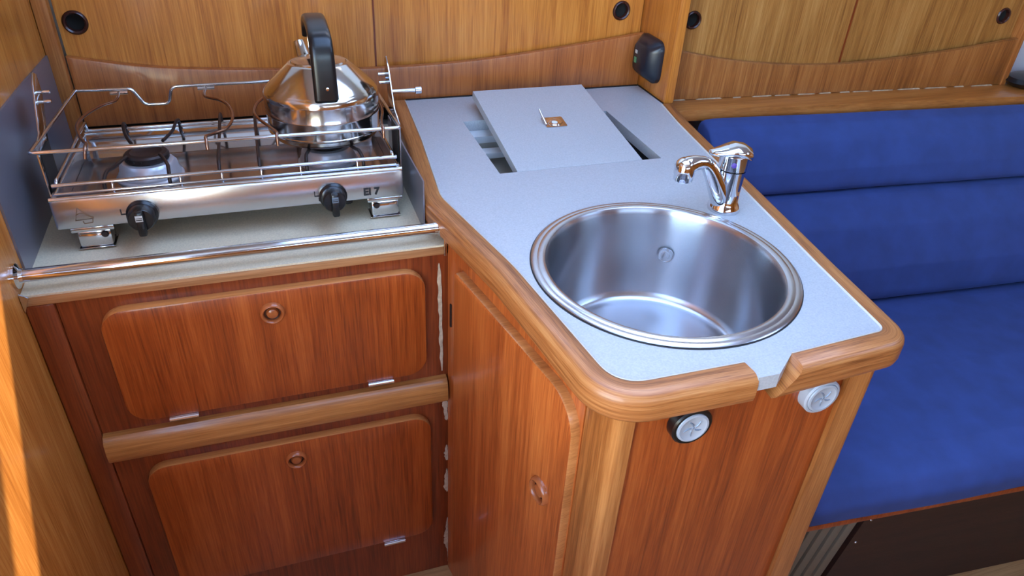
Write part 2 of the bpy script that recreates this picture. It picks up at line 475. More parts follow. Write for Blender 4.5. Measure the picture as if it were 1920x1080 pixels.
bm = bmesh.new(); plate(bm, [(0.0, -0.015), (0.97, -0.015), (0.97, 0.35), (0.0, 0.35)], O2 - N2 * 0.09, E2, (0, 0, 1), N2, 0.004)
struct(finish('wall_locker', bm, W['frame']))

# ------------------------------------------------------------------ settee
a4 = math.radians(-4.5); E4 = Vector((math.cos(a4), math.sin(a4), 0)); N4 = Vector((-math.sin(a4), math.cos(a4), 0)); O4 = Vector((0.9, 0.585, 0))
def S(a, b, z): return O4 + E4 * a + N4 * b + Vector((0, 0, z))
def cushion(name, prof, a0, a1, label, seed):
    rnd = random.Random(seed)
    P = [(p.x, p.y) for p in fillet([(x, y, 0) for x, y in prof], 0.03, 5, True)]
    # subdivide long edges for gentle sag
    Q = []
    for i, p in enumerate(P):
        q = P[(i + 1) % len(P)]; n = max(1, int(math.hypot(q[0] - p[0], q[1] - p[1]) / 0.03))
        for k in range(n): Q.append((p[0] + (q[0] - p[0]) * k / n, p[1] + (q[1] - p[1]) * k / n))
    cx = sum(p[0] for p in Q) / len(Q); cy = sum(p[1] for p in Q) / len(Q)
    st = [(a0, 0.86), (a0 + 0.004, 0.93), (a0 + 0.013, 0.98), (a0 + 0.03, 1.0)]
    n = int((a1 - a0) / 0.05); st += [(a0 + 0.03 + (a1 - a0 - 0.06) * k / n, 1.0) for k in range(1, n)]
    st += [(a1 - 0.03, 1.0), (a1 - 0.013, 0.98), (a1 - 0.004, 0.93), (a1, 0.86)]
    bm = bmesh.new(); rings = []
    ph = [rnd.uniform(0, 6) for _ in range(4)]
    for a, s in st:
        row = []
        for x, y in Q:
            k = s + 0.006 * math.sin(7 * a + ph[0]) + 0.004 * math.sin(17 * a + 22 * x + ph[1])
            row.append(bm.verts.new(S(a, cx + (x - cx) * k, cy + (y - cy) * k)))
        rings.append(row)
    m = len(Q)
    for A, B in zip(rings[:-1], rings[1:]):
        for k in range(m): bm.faces.new((A[k], A[(k + 1) % m], B[(k + 1) % m], B[k]))
    bm.faces.new(rings[0][::-1]); bm.faces.new(rings[-1])
    o = finish(name, bm, BLUE, angle=70)
    return tag(o, label, 'cushion', 'blue settee cushions')
cushion('seat_cushion', [(0.004, -0.495), (-0.006, -0.44), (0.014, -0.408), (0.07, -0.392), (0.25, -0.386), (0.47, -0.398), (0.55, -0.41), (0.55, -0.495)], -0.14, 1.5, 'blue fabric seat cushion, lowest and largest on the settee', 1)
cushion('back_cushion', [(0.477, -0.40), (0.492, -0.31), (0.535, -0.225), (0.600, -0.180), (0.70, -0.180), (0.70, -0.40)], -0.10, 1.5, 'lower blue fabric back cushion standing on the seat cushion', 2)
cushion('back_cushion', [(0.612, -0.178), (0.625, -0.125), (0.655, -0.070), (0.690, -0.040), (0.722, -0.032), (0.742, -0.04), (0.744, -0.178)], -0.06, 1.5, 'upper blue fabric back cushion just below the wooden ledge', 3)

sb = empty('settee_base', S(0.6, 0.03, FL), 'dark brown settee base with a slatted vent, under the blue seat', 'settee base')
EZ = Vector((0, 0, 1)) - N4 * 0.1165           # the base board leans inwards towards the floor
SB = lambda b: S(0, b - 0.1165 * 0.505, 0)
bm = bmesh.new()
plate(bm, [(-0.15, FL + 0.001), (1.6, FL + 0.001), (1.6, -0.513), (-0.15, -0.513)], SB(0.040), E4, EZ, -N4, 0.015,
      holes=[[(-0.135, -0.520), (0.030, -0.520), (0.030, -0.80), (-0.135, -0.80)]])
finish('front_board', bm, W['base'], sb)
bm = bmesh.new(); plate(bm, [(-0.15, -0.513), (1.6, -0.513), (1.6, -0.499), (-0.15, -0.499)], S(0, 0.026, 0), E4, (0, 0, 1), -N4, 0.012, 0.003)
finish('top_lip', bm, W['drawer'], sb)
bm = bmesh.new(); plate(bm, [(-0.15, 0.02), (1.6, 0.02), (1.6, 0.70), (-0.15, 0.70)], S(0, 0, -0.513), E4, N4, (0, 0, 1), 0.012)
finish('seat_board', bm, W['base'], sb)
bm = bmesh.new(); plate(bm, [(-0.14, -0.80), (0.035, -0.80), (0.035, -0.518), (-0.14, -0.518)], SB(0.060), E4, EZ, -N4, 0.003)
finish('vent_back', bm, HOLE, sb)
for k in range(6):
    s0 = -0.132 + k * 0.0268
    bm = bmesh.new(); plate(bm, [(s0, -0.80), (s0 + 0.0195, -0.80), (s0 + 0.0195, -0.5205), (s0, -0.5205)], SB(0.040), E4, EZ, -N4, 0.012, 0.003)
    finish('vent_slat', bm, VENT, sb)
for sx, sz in ((0.045, -0.535), (0.045, -0.61)):
    c = SB(0.025) + E4 * sx + EZ * sz; La('screw_head', [(0.0028, 0), (0.0022, 0.0012), (0, 0.0016)], c, SATIN, sb, -N4, 12)
bm = bmesh.new(); plate(bm, [(0.30, -0.030), (1.6, -0.030), (1.6, -0.024), (0.30, -0.024)], S(0, 0, FL), E4, N4, (0, 0, 1), 0.0012)
finish('floor_inlay', bm, plain('pale_inlay', (196, 176, 150), 0.5), bpy.data.objects['floor'])
# ledge behind the cushions
bm = bmesh.new()
plate(bm, [(-0.118, 0.752), (1.9, 0.752), (1.9, 0.93), (-0.118, 0.93)], S(0, 0, -0.047), E4, N4, (0, 0, 1), 0.024, 0.003)
lb = tag(finish('ledge_board', bm, W['ledge']), 'brown wooden ledge running behind the top of the blue cushions', 'ledge')
rnd = random.Random(5); sp_ = 0.02
while sp_ < 0.90:
    ln_ = rnd.uniform(0.02, 0.07)
    bm = bmesh.new(); plate(bm, [(sp_, -0.0228), (sp_ + ln_, -0.0228), (sp_ + ln_ * 0.9, -0.0228 + rnd.uniform(0.0012, 0.0026)), (sp_ + ln_ * 0.1, -0.0208)], O2 + N2 * 0.0001, E2, (0, 0, 1), N2, 0.0012)
    finish('sealant_smear', bm, SEAL, lb); sp_ += ln_ + rnd.uniform(0.004, 0.03)
# dark object on the ledge at the right edge of the picture
bm = bmesh.new()
c = S(0.905, 0.822, -0.0228)
lathe(bm, [(0, 0), (0.036, 0.0), (0.046, 0.006), (0.05, 0.014), (0.045, 0.024), (0.03, 0.030), (0, 0.032)], c, n=32)
for v in bm.verts: v.co.x = c.x + (v.co.x - c.x) * 1.5
bg_ = empty('sunglasses_case', (c.x, c.y, c.z), 'black rounded case on the wooden ledge beside the white hull', 'case')
finish('case_shell', bm, BLACK, bg_)
La('seam', [(0.0505, 0.0125), (0.0508, 0.0135), (0.0505, 0.0145)], c, BLACKM, bg_)

# ------------------------------------------------------------------ stove worktop
wt = empty('stove_worktop', (-0.05, 1.2, -0.068), 'grey speckled worktop with a wooden front edge under the stove', 'worktop')
Bx('laminate_top', -0.3415, 0.238, 0.953, 1.458, -0.053, -0.050, LAM2, wt)
Bx('front_edging', -0.3415, 0.238, 0.9525, 0.970, -0.067, -0.0531, W['edge'], wt, 0.001)
Bx('underside', -0.3415, 0.238, 0.9701, 1.458, -0.067, -0.0531, W['frame'], wt)
struct(Bx('gap_shade_strip', -0.3415, 0.25, 1.487, 1.4885, -0.05, -0.012, HOLE))  # near-black strip painting the shade in the gap below the fascia

# splash plates
bm = bmesh.new(); plate(bm, [(1.0, -0.0495), (1.436, -0.0495), (1.436, 0.125), (1.24, 0.138), (1.0, 0.150)], (-0.3418, 0, 0), (0, 1, 0), (0, 0, 1), (1, 0, 0), 0.003)
tag(finish('splash_plate', bm, SPLASH), 'dull grey metal splash plate on the bulkhead left of the stove', 'splash plate')
bm = bmesh.new(); plate(bm, [(1.003, -0.0495), (1.30, -0.0495), (1.30, 0.03), (1.15, 0.03), (1.003, 0.036)], (0.2130, 0, 0), (0, 1, 0), (0, 0, 1), (1, 0, 0), 0.0022)
tag(finish('splash_plate', bm, SPLASH), 'narrow metal splash plate between the stove and the sink worktop', 'splash plate')

# grab rail
gr = empty('grab_rail', (-0.05, 0.965, -0.05), 'polished steel grab rail across the front of the stove worktop', 'rail')
Tu('rail_tube', [(-0.333, 0.965, -0.0255), (-0.1, 0.965, -0.0255), (0.1, 0.965, -0.0255), (0.222, 0.965, -0.0255)], 0.0088, STEEL, gr, 24)
La('flange', [(0, 0), (0.017, 0), (0.017, 0.003), (0.0105, 0.006), (0.0095, 0.010), (0, 0.010)], (-0.3418, 0.965, -0.0255), CHROME, gr, (1, 0, 0), 28)
La('flange', [(0, 0), (0.014, 0), (0.014, 0.003), (0.0100, 0.005), (0.0095, 0.010), (0, 0.010)], (0.2305, 0.965, -0.0255), CHROME, gr, (-1, 0, 0), 28)
bm = bmesh.new(); box(bm, 0.2325, 0.2375, 0.9485, 0.9520, -0.068, -0.038, 0.001); finish('end_bracket', bm, STEEL, gr)
bm = bmesh.new(); plate(bm, [(-0.341, -0.075), (-0.331, -0.052), (-0.341, -0.045)], (0, 0.9515, 0), t=0.002, **XZ); finish('end_bracket', bm, SATIN, gr)
La('screw_head', [(0.004, 0), (0.003, 0.0015), (0, 0.002)], (-0.3418, 0.905, 0.005), SATIN, gr, (1, 0, 0), 14)

# ------------------------------------------------------------------ drawer cabinet under the stove
dc = empty('stove_cabinet', (-0.05, 0.96, FL), 'red-brown cabinet with two flap doors under the stove', 'cabinet')
YD = 0.957
bm = bmesh.new(); box(bm, -0.305, 0.245, YD, YD + 0.018, FL + 0.001, -0.0672); finish('face_frame', bm, W['frame'], dc)
bm = bmesh.new(); box(bm, -0.3415, -0.306, YD - 0.004, YD + 0.018, FL + 0.001, -0.0672, 0.003); finish('left_stile', bm, W['frame'], dc)
bm = bmesh.new()
pf = [(YD, -0.367), (YD - 0.014, -0.366), (YD - 0.019, -0.360), (YD - 0.020, -0.345), (YD - 0.017, -0.325), (YD - 0.010, -0.316), (YD, -0.315)]
plate(bm, pf, (-0.305, 0, 0), (0, 1, 0), (0, 0, 1), (1, 0, 0), 0.5415); finish('middle_rail', bm, W['bar'], dc, angle=40)

def latch_ring(parent, c, axis, r=0.0185):
    g = La('latch_ring', [(r * 0.66, -0.001), (r * 0.66, 0.0035), (r * 0.72, 0.0062), (r * 0.80, 0.0075), (r * 0.88, 0.0066), (r * 0.96, 0.0035), (r, -0.001)], c, RINGB, parent, axis, 36)
    La('latch_recess', [(0, 0.0004), (r * 0.65, 0.0004)], c, RINGD, g, axis, 28)
    La('latch_button', [(0, 0.0062), (r * 0.25, 0.0058), (r * 0.42, 0.0042), (r * 0.50, 0.0006)], c, RINGB, g, axis, 28)
    return g
def hinge(parent, x, y, z):
    bm = bmesh.new(); box(bm, x - 0.021, x + 0.021, y - 0.0045, y, z - 0.004, z + 0.004, 0.001)
    tube(bm, [(x - 0.021, y - 0.005, z), (x + 0.021, y - 0.005, z)], 0.0035, 10)
    return finish('hinge', bm, SATIN, parent)
def lipped(o, axis):
    o.data.materials.append(W['lip'])
    for p in o.data.polygons:
        if abs(p.normal.dot(axis)) < 0.8: p.material_index = 1
    return o
def flap(x0, x1, z0, z1, ring, hinges, r=0.034):
    bm = bmesh.new(); plate(bm, rrect(x0, x1, z0, z1, r, 8), (0, YD, 0), t=0.015, cham=0.003, cseg=2, **XZ)
    d = lipped(finish('flap_door', bm, W['drawer'], dc, angle=30), Vector((0, 1, 0)))
    latch_ring(d, (ring[0], YD - 0.015, ring[1]), (0, -1, 0))
    for hx in hinges: hinge(d, hx, YD - 0.0115, z0 - 0.0035)
    return d
flap(-0.259, 0.201, -0.2925, -0.0865, (-0.031, -0.124), (-0.184, 0.122))['label'] = 'upper flap door with ring latch'
flap(-0.263, 0.206, -0.714, -0.395, (-0.031, -0.435), (-0.20, 0.128))['label'] = 'lower flap door with ring latch'
# old sealant down the right-hand corner
def smear(pts, seed):
    rnd = random.Random(seed); n = len(pts); L_, R_ = [], []
    bm = bmesh.new()
    P = [(p.x, p.y, p.z) for p in smooth_path([(a, b, w) for a, b, w in pts], 7)]
    poly = [(x - w * rnd.uniform(0.5, 1.2), z) for x, z, w in P] + [(x + w * rnd.uniform(0.7, 1.1), z) for x, z, w in P[::-1]]
    plate(bm, poly, (0, YD, 0), t=0.0014, **XZ)
    return finish('sealant_smear', bm, SEAL, dc)
smear([(0.226, -0.085, 0.001), (0.2265, -0.12, 0.0035), (0.228, -0.2, 0.003), (0.229, -0.27, 0.003), (0.230, -0.305, 0.001)], 1)
smear([(0.236, -0.373, 0.001), (0.235, -0.385, 0.006), (0.236, -0.40, 0.003), (0.237, -0.418, 0.004), (0.238, -0.425, 0.001)], 2)
smear([(0.238, -0.49, 0.0008), (0.237, -0.51, 0.004), (0.2385, -0.53, 0.002)], 3)
smear([(0.238, -0.555, 0.001), (0.238, -0.575, 0.004), (0.237, -0.60, 0.0055), (0.2385, -0.62, 0.001)], 4)
smear([(0.240, -0.70, 0.001), (0.2385, -0.74, 0.004), (0.2365, -0.775, 0.006), (0.240, -0.80, 0.002), (0.241, -0.845, 0.001)], 5)

# ------------------------------------------------------------------ sink peninsula: cabinet
pc = empty('sink_cabinet', (0.5, 0.9, FL), 'red-brown cabinet with a tall rounded door under the sink worktop', 'cabinet')
kx = -0.191
fx = lambda y: 0.246 + kx * (y - 0.92)
D3 = Vector((kx, 1, 0)).normalized()            # along the slanted face, away from the viewer
F3 = Vector((-1, kx, 0)).normalized()           # out of the slanted face
Pf = lambda y: Vector((fx(y), y, 0))
s_of = lambda y: (y - 0.575) * math.hypot(1, kx)
bm = bmesh.new(); plate(bm, [(0, FL + 0.001), (s_of(0.953), FL + 0.001), (s_of(0.953), -0.0385), (0, -0.0385)], Pf(0.575) - F3 * 0.018, D3, (0, 0, 1), F3, 0.018)
finish('door_frame', bm, W['door'], pc)
bm = bmesh.new()
plate(bm, rrect(s_of(0.577), s_of(0.905), -0.84, -0.066, [0.02, 0.01, 0.012, 0.055], 10), Pf(0.575), D3, (0, 0, 1), F3, 0.014, 0.004, cseg=2)
dr = lipped(finish('tall_door', bm, W['door'], pc, angle=30), F3)
dr['label'] = 'tall door with one large rounded corner'
c = Pf(0.628) + F3 * 0.014; c.z = -0.261
latch_ring(dr, c, F3, 0.0215)
bm = bmesh.new(); plate(bm, [(s_of(0.938), -0.20), (s_of(0.942), -0.20), (s_of(0.942), -0.155), (s_of(0.938), -0.155)], Pf(0.575), D3, (0, 0, 1), F3, 0.002)
finish('hinge_leaf', bm, BLACKM, pc)
# rounded corner post
q = fillet([(0.3135, 0.5745), (0.3225, 0.517, ), (0.3465, 0.517)], [0, 0.026, 0], 8)
q = [(p.x, p.y) for p in [Vector(v) for v in q]]
bm = bmesh.new(); prism_xy(bm, q + [(0.3465, 0.545), (0.3335, 0.5785)], FL + 0.001, -0.0385)
finish('corner_post', bm, W['post'], pc, angle=60)
Bx('front_panel', 0.3470, 0.640, 0.524, 0.536, FL + 0.001, -0.0385, W['drawer'], pc)
q = fillet([(0.6405, 0.517), (0.683, 0.517), (0.694, 0.575)], [0, 0.012, 0], 6)
bm = bmesh.new(); prism_xy(bm, [(p.x, p.y) for p in q] + [(0.674, 0.579), (0.6405, 0.540)], FL + 0.001, -0.0385)
finish('corner_post', bm, W['post'], pc, angle=60)
bm = bmesh.new(); prism_xy(bm, [(0.678, 0.580), (0.694, 0.576), (0.806, 1.40), (0.790, 1.40)], FL + 0.001, -0.0385); finish('side_panel', bm, W['drawer'], pc)
Bx('side_panel', 0.2405, 0.252, 0.9755, 1.455, -0.30, -0.0385, W['drawer'], pc)

# ------------------------------------------------------------------ sink peninsula: worktop
pw = empty('sink_worktop', (0.5, 1.0, -0.02), 'pale speckled sink worktop edged with broken wooden trim', 'worktop')
left_in = [(p.x, p.y) for p in fillet([(0.275, 1.452), (0.264, 1.246), (0.2445, 1.015), (0.292, 0.792), (0.325, 0.533), (0.485, 0.5315)], [0, 0.5, 0.12, 0.6, 0.045, 0], 10)]
right_in = [(p.x, p.y) for p in fillet([(0.551, 0.531), (0.695, 0.540), (0.712, 0.689), (0.783, 1.228), (0.802, 1.331)], [0, 0.014, 0.5, 0.5, 0], 8)]
outer = left_in + [(0.487, 0.503), (0.515, 0.503)] + right_in + [(0.806, 1.333), (0.806, 1.452)]
opening = [(0.361, 1.077), (0.667, 1.077), (0.667, 1.317), (0.361, 1.317)]
SX, SY = 0.495, 0.745
bm = bmesh.new()
plate(bm, outer, (0, 0, -0.020), (1, 0, 0), (0, 1, 0), (0, 0, 1), 0.020, holes=[opening[::-1], circle(SX, SY, 0.172, 64)[::-1]])
finish('laminate_top', bm, LAM, pw, smooth=False)
prof = [(0.0004, -0.038), (0.0004, 0.0006), (0.003, 0.0015), (0.0195, 0.0015), (0.0250, -0.0005), (0.0288, -0.0045), (0.0303, -0.011), (0.0303, -0.029), (0.0288, -0.0348), (0.0250, -0.038)]
bm = bmesh.new(); sweep(bm, left_in, prof, end1=0.10)
finish('edge_trim', bm, W['trim'], pw, angle=50)['label'] = 'left length of the wooden edge trim with a cut end'
bm = bmesh.new(); sweep(bm, right_in, prof, end0=-0.15, shear0=0.92)
finish('edge_trim', bm, W['trim'], pw, angle=50)['label'] = 'right length of the wooden edge trim with a slanting broken end'

BEAD = plain('pale_sealant', (196, 190, 180), 0.5)
bprof = [(-0.0012, 0.0001), (-0.0010, 0.0008), (0.0006, 0.0022), (0.0012, 0.0012), (0.0006, 0.0001)]
for pth in (left_in, right_in):
    bm = bmesh.new(); sweep(bm, pth, bprof); finish('sealant_bead', bm, BEAD, pw)
Bx('back_seal', 0.277, 0.8055, 1.4525, 1.4575, -0.010, 0.0012, BLACKM, pw)
Bx('back_seal', 0.8062, 0.8096, 1.336, 1.4520, -0.010, 0.0010, BLACKM, pw)

# icebox under the opening
ib = empty('icebox_liner', (0.514, 1.2, -0.068), 'pale grey icebox well showing through the gap beside the loose lid', 'icebox')
bm = bmesh.new()
plate(bm, [(0.335, 1.055), (0.620, 1.055), (0.620, 1.345), (0.335, 1.345)], (0, 0, -0.034), (1, 0, 0), (0, 1, 0), (0, 0, 1), 0.0135, holes=[[(0.361, 1.077), (0.610, 1.077), (0.610, 1.285), (0.361, 1.285)][::-1]])
finish('rim', bm, WHITE, ib, smooth=False)
bm = bmesh.new()
box(bm, 0.350, 0.3605, 1.066, 1.296, -0.06, -0.0345)
box(bm, 0.3606, 0.6671, 1.066, 1.0765, -0.06, -0.0345); box(bm, 0.3606, 0.6671, 1.2855, 1.296, -0.06, -0.0345); box(bm, 0.350, 0.678, 1.066, 1.296, -0.068, -0.0605)
finish('well', bm, GREYIN, ib)
Bx('cross_bar', 0.3615, 0.6660, 1.236, 1.262, -0.046, -0.034, WHITE, ib, 0.002)
Bx('gap_shade_side', 0.6680, 0.676, 1.066, 1.330, -0.06, -0.0203, BLACKM, ib)  # black wall added to darken the gap right of the lid
Bx('gap_shade_slab', 0.50, 0.6665, 1.079, 1.228, -0.058, -0.046, BLACKM, ib, 0.004)  # black slab, shade by colour below the right-hand gap

# loose lid
ld = empty('hatch_board', (0.51, 1.077, -0.016), 'loose pale laminate lid lying askew and raised over the icebox opening', 'lid')
FLc = Vector((0.393, 1.0785, 0.0)); FRc = Vector((0.630, 1.0785, 0.0)); BLc = Vector((0.4, 1.387, 0.0345))
lx = (FRc - FLc).normalized(); ly = (BLc - FLc); ly = (ly - lx * ly.dot(lx)); LD = ly.length; ly.normalize(); lnn = lx.cross(ly)
LW = (FRc - FLc).length
# slight turn so that the back edge swings to the right
tr = math.radians(1.3); lx2 = lx * math.cos(tr) - ly * math.sin(tr) * 0; ly2 = (ly * math.cos(tr) + lx * math.sin(tr))
bm = bmesh.new(); plate(bm, [(0, 0), (LW, 0), (LW, LD), (0, LD)], FLc - lnn * 0.015, lx, ly2, lnn, 0.015, 0.0008)
finish('lid_panel', bm, LAM, ld, smooth=False)
LP = lambda a, b, h=0: FLc + lx * a + ly2 * b + lnn * h
bm = bmesh.new(); plate(bm, rrect(-0.021, 0.021, -0.019, 0.019, 0.003), LP(0.122, 0.158), lx, ly2, lnn, 0.0016)
lt = finish('latch_plate', bm, STEEL, ld)
La('latch_cup', [(0.0155, 0.0016), (0.014, 0.0034), (0.010, 0.0030), (0.006, 0.0052), (0, 0.006)], LP(0.122, 0.158), CHROME, lt, lnn, 28)
Tu('pull_lever', [LP(0.103, 0.150, 0.001), LP(0.101, 0.158, 0.006), LP(0.098, 0.168, 0.013), LP(0.095, 0.176, 0.021)], [0.0028, 0.0026, 0.0022, 0.0018], CHROME, lt, 8)

# sink
sk = empty('sink', (SX, SY, -0.17), 'round brushed steel sink bowl let into the pale worktop', 'sink')
La('bowl', [(0.1655, 0.0032), (0.1635, 0.0005), (0.1620, -0.006), (0.1610, -0.03), (0.1560, -0.100), (0.1520, -0.128), (0.1480, -0.142)], (SX, SY, 0), SINKM, sk, n=96)
La('bowl_floor', [(0.1480, -0.142), (0.1445, -0.1490), (0.1390, -0.1530), (0.1330, -0.1548), (0.1290, -0.1540), (0.1250, -0.1552), (0.03, -0.1580), (0, -0.1585)], (SX, SY, 0), SATIN, sk, n=96)
La('rim', [(0.1845, 0.0004), (0.1850, 0.0018), (0.1830, 0.0034), (0.1790, 0.0042), (0.1760, 0.0036), (0.1735, 0.0048), (0.1690, 0.0050), (0.1656, 0.0033)], (SX, SY, 0), SATIN, sk, n=96)
dn = La('drain', [(0, 0.0004), (0.012, 0.0004), (0.02, 0.0012), (0.028, 0.0030), (0.0305, 0.0022), (0.031, 0)], (SX + 0.02, SY - 0.085, -0.1568), STEEL, sk, n=36)
La('stamped_mark', [(0.0135, 0.0), (0.0135, 0.0004), (0.0115, 0.0006), (0.0110, 0.0002), (0.0070, 0.0002), (0.0065, 0.0006), (0, 0.0007)], (SX + 0.0845, SY + 0.1285, -0.072), SINKM, sk, (-0.55, -0.835, 0.05), 28)

La('seal_ring', [(0.1846, 0.0001), (0.1866, 0.0001), (0.1864, 0.0006), (0.1848, 0.0008)], (SX, SY, 0), BLACKM, sk, n=96)
# tap
FX, FY = 0.672, 0.877
tp = empty('mixer_tap', (FX, FY, 0.0), 'chrome single-lever mixer tap standing behind the sink', 'tap')
La('base', [(0, 0), (0.0255, 0), (0.0262, 0.003), (0.0250, 0.008), (0.0225, 0.012), (0.0205, 0.018), (0.0195, 0.030), (0, 0.030)], (FX, FY, 0), CHROME, tp, n=40)
La('column', [(0.0195, 0.026), (0.0195, 0.045), (0.0205, 0.066), (0.0210, 0.0690), (0, 0.0692)], (FX, FY, 0), CHROME, tp, n=40)
sd = Vector((-1, 0.02, 0)).normalized()
sp = [Vector((FX, FY, 0.010)) + sd * d + Vector((0, 0, h)) for d, h in ((0.004, 0.0), (0.016, 0.022), (0.030, 0.047), (0.042, 0.065), (0.054, 0.073), (0.066, 0.0742), (0.075, 0.0725), (0.081, 0.0700))]
bm = bmesh.new(); tube(bm, smooth_path(sp, 4), [0.0180 - 0.0075 * min(1, k / 15) + (0.0050 * max(0, (k - 18) / 10)) for k in range(29)], 18)
so = finish('spout', bm, CHROME, tp, angle=70)
ce = Vector((FX, FY, 0)) + sd * 0.084
La('aerator', [(0, 0.0935), (0.008, 0.0925), (0.0135, 0.088), (0.0158, 0.080), (0.0160, 0.069), (0.0148, 0.0682), (0.0150, 0.060), (0.0138, 0.0580), (0.0115, 0.0582), (0, 0.0595)], ce, CHROME, so, n=30)
# lever cap: a collar with a hood that sweeps out over it
lv = La('lever_cap', [(0.0205, 0.0700), (0.0222, 0.0715), (0.0226, 0.080), (0.0222, 0.094), (0.016, 0.098), (0, 0.099)], (FX, FY, 0), CHROME, tp, n=40)
bm = bmesh.new()
secs = []
ld_ = Vector((-0.93, 0.36, 0)).normalized(); sdv = Vector((-ld_.y, ld_.x, 0))
for d, w, h, t in ((-0.0255, 0.008, 0.090, 0.006), (-0.022, 0.017, 0.0955, 0.009), (-0.010, 0.0225, 0.1005, 0.0095), (0.004, 0.0225, 0.1020, 0.009), (0.016, 0.019, 0.0990, 0.0075), (0.026, 0.0155, 0.0960, 0.006), (0.034, 0.012, 0.0945, 0.005), (0.040, 0.006, 0.0940, 0.0035)):
    cc = Vector((FX, FY, h)) + ld_ * d
    secs.append([bm.verts.new(cc + sdv * w * math.cos(a) + Vector((0, 0, t * math.sin(a)))) for a in [2 * math.pi * k / 16 for k in range(16)]])
for A, B in zip(secs[:-1], secs[1:]):
    for k in range(16): bm.faces.new((A[k], A[(k + 1) % 16], B[(k + 1) % 16], B[k]))
bm.faces.new(secs[0][::-1]); bm.faces.new(secs[-1])
finish('lever', bm, CHROME, tp, angle=70)
La('colour_dot', [(0.0042, 0), (0.0036, 0.001), (0, 0.0014)], (FX - 0.0125, FY - 0.0188, 0.0835), INDIGO, tp, (-0.55, -0.83, 0.1), 16)

# round silver catches under the front trim
def catch(x, z, label, rim, rr):
    e = empty('round_catch', (x, 0.524, z), label, 'catch', 'round catches under the trim')
    La('rim', [(0, 0), (rr, 0), (rr, 0.012), (rr - 0.002, 0.0138), (0.0215, 0.0138), (0.0212, 0.0125), (0, 0.0125)], (x, 0.5238, z), rim, e, (0, -1, 0), 40)
    f = La('face', [(0, 0.0145), (0.0165, 0.0145), (0.0180, 0.0155), (0.0205, 0.0150), (0.0212, 0.0127), (0, 0.0127)], (x, 0.5238, z), SILVER, e, (0, -1, 0), 40)
    for k in range(5):     # embossed swirl emblem
        a0 = 2 * math.pi * k / 5 + 0.3
        pts = [(x + r * math.cos(a0 + r * 45), 0.5090, z + r * math.sin(a0 + r * 45)) for r in (0.003, 0.006, 0.009, 0.0125)]
        Tu('emblem_ray', pts, [0.0007, 0.0013, 0.0011, 0.0005], SILVER2, f, 6)
    La('emblem_dot', [(0, 0.001), (0.0016, 0.0006), (0.002, 0)], (x, 0.5093, z), SILVER2, f, (0, -1, 0), 12)
catch(0.420, -0.067, 'round silver catch with a black rim, nearer the door', BLACK, 0.0265)
catch(0.601, -0.064, 'round all-silver catch half tucked under the broken trim', SILVER, 0.0255)

# black control box on the partition
cb = empty('control_box', (0.80, 1.41, 0.03), 'small black wall box with a green mark on the partition', 'control box')
bm = bmesh.new()
b0 = rrect(1.366, 1.462, 0.028, 0.118, 0.02, 5); b1 = rrect(1.384, 1.448, 0.040, 0.106, 0.016, 5)
rows = [[bm.verts.new((xx, p[0], p[1])) for p in pl] for xx, pl in ((0.8097, b0), (0.800, b0), (0.784, b1), (0.780, [(1.416 + (p[0] - 1.416) * .9, .073 + (p[1] - .073) * .9) for p in b1]))]
for A, B in zip(rows[:-1], rows[1:]):
    for k in range(len(A)): bm.faces.new((A[k], A[(k + 1) % len(A)], B[(k + 1) % len(A)], B[k]))
bm.faces.new(rows[0]); bm.faces.new(rows[-1][::-1])
finish('case', bm, plain('navy_black_plastic', (24, 27, 36), 0.3), cb, angle=50)
Bx('green_mark', 0.7792, 0.7799, 1.428, 1.438, 0.060, 0.072, GREEN, cb)
Bx('pale_mark', 0.7792, 0.7799, 1.428, 1.437, 0.080, 0.087, LIGHTP, cb)

def under(child, part):
    child.parent = part; child.location = child.location - part.location
    return child

# ------------------------------------------------------------------ gas hob (tilted 3 degrees on its mounts)
hob = empty('gas_hob', (-0.055, 1.055, -0.012), 'stainless steel two-burner gas hob with pot rails', 'hob', rx=math.radians(-3))
HL = dict(parent=hob, local=True)
def hb(name, x0, x1, y0, y1, z0, z1, m, bev=0.0, parent=hob): return Bx(name, x0, x1, y0, y1, z0, z1, m, parent, bev, local=(parent is hob))
fas = hb('front_fascia', -0.248, 0.248, 0.0, 0.020, 0.0, 0.0455, SATIN, 0.004)
Tu('front_lip', [(-0.247, 0.004, 0.0455), (0, 0.004, 0.0458), (0.247, 0.004, 0.0455)], 0.0032, STEEL, hob, 12, True)
bm = bmesh.new(); box(bm, -0.243, 0.243, 0.0202, 0.290, 0.006, 0.012); finish('tray', bm, TRAYM, hob, local=True)
bm = bmesh.new(); plate(bm, [(0.252, 0.0122), (0.296, 0.0122), (0.296, 0.041), (0.288, 0.0405)], (-0.243, 0, 0), (0, 1, 0), (0, 0, 1), (1, 0, 0), 0.486)
finish('rear_deflector', bm, STEEL, hob, local=True, angle=50)
Tu('rear_lip', [(-0.243, 0.293, 0.042), (0.243, 0.293, 0.042)], 0.003, STEEL, hob, 10, True)
for s in (-1, 1):
    bm = bmesh.new(); plate(bm, [(0.020, -0.002), (0.296, -0.004), (0.296, 0.041), (0.020, 0.045)], (s * 0.2455 - 0.002, 0, 0), (0, 1, 0), (0, 0, 1), (1, 0, 0), 0.004, 0.001)
    finish('side_wall', bm, SATIN, hob, local=True)
    Tu('side_lip', [(s * 0.244, 0.02, 0.0445), (s * 0.244, 0.294, 0.0415)], 0.0028, STEEL, hob, 8, True)
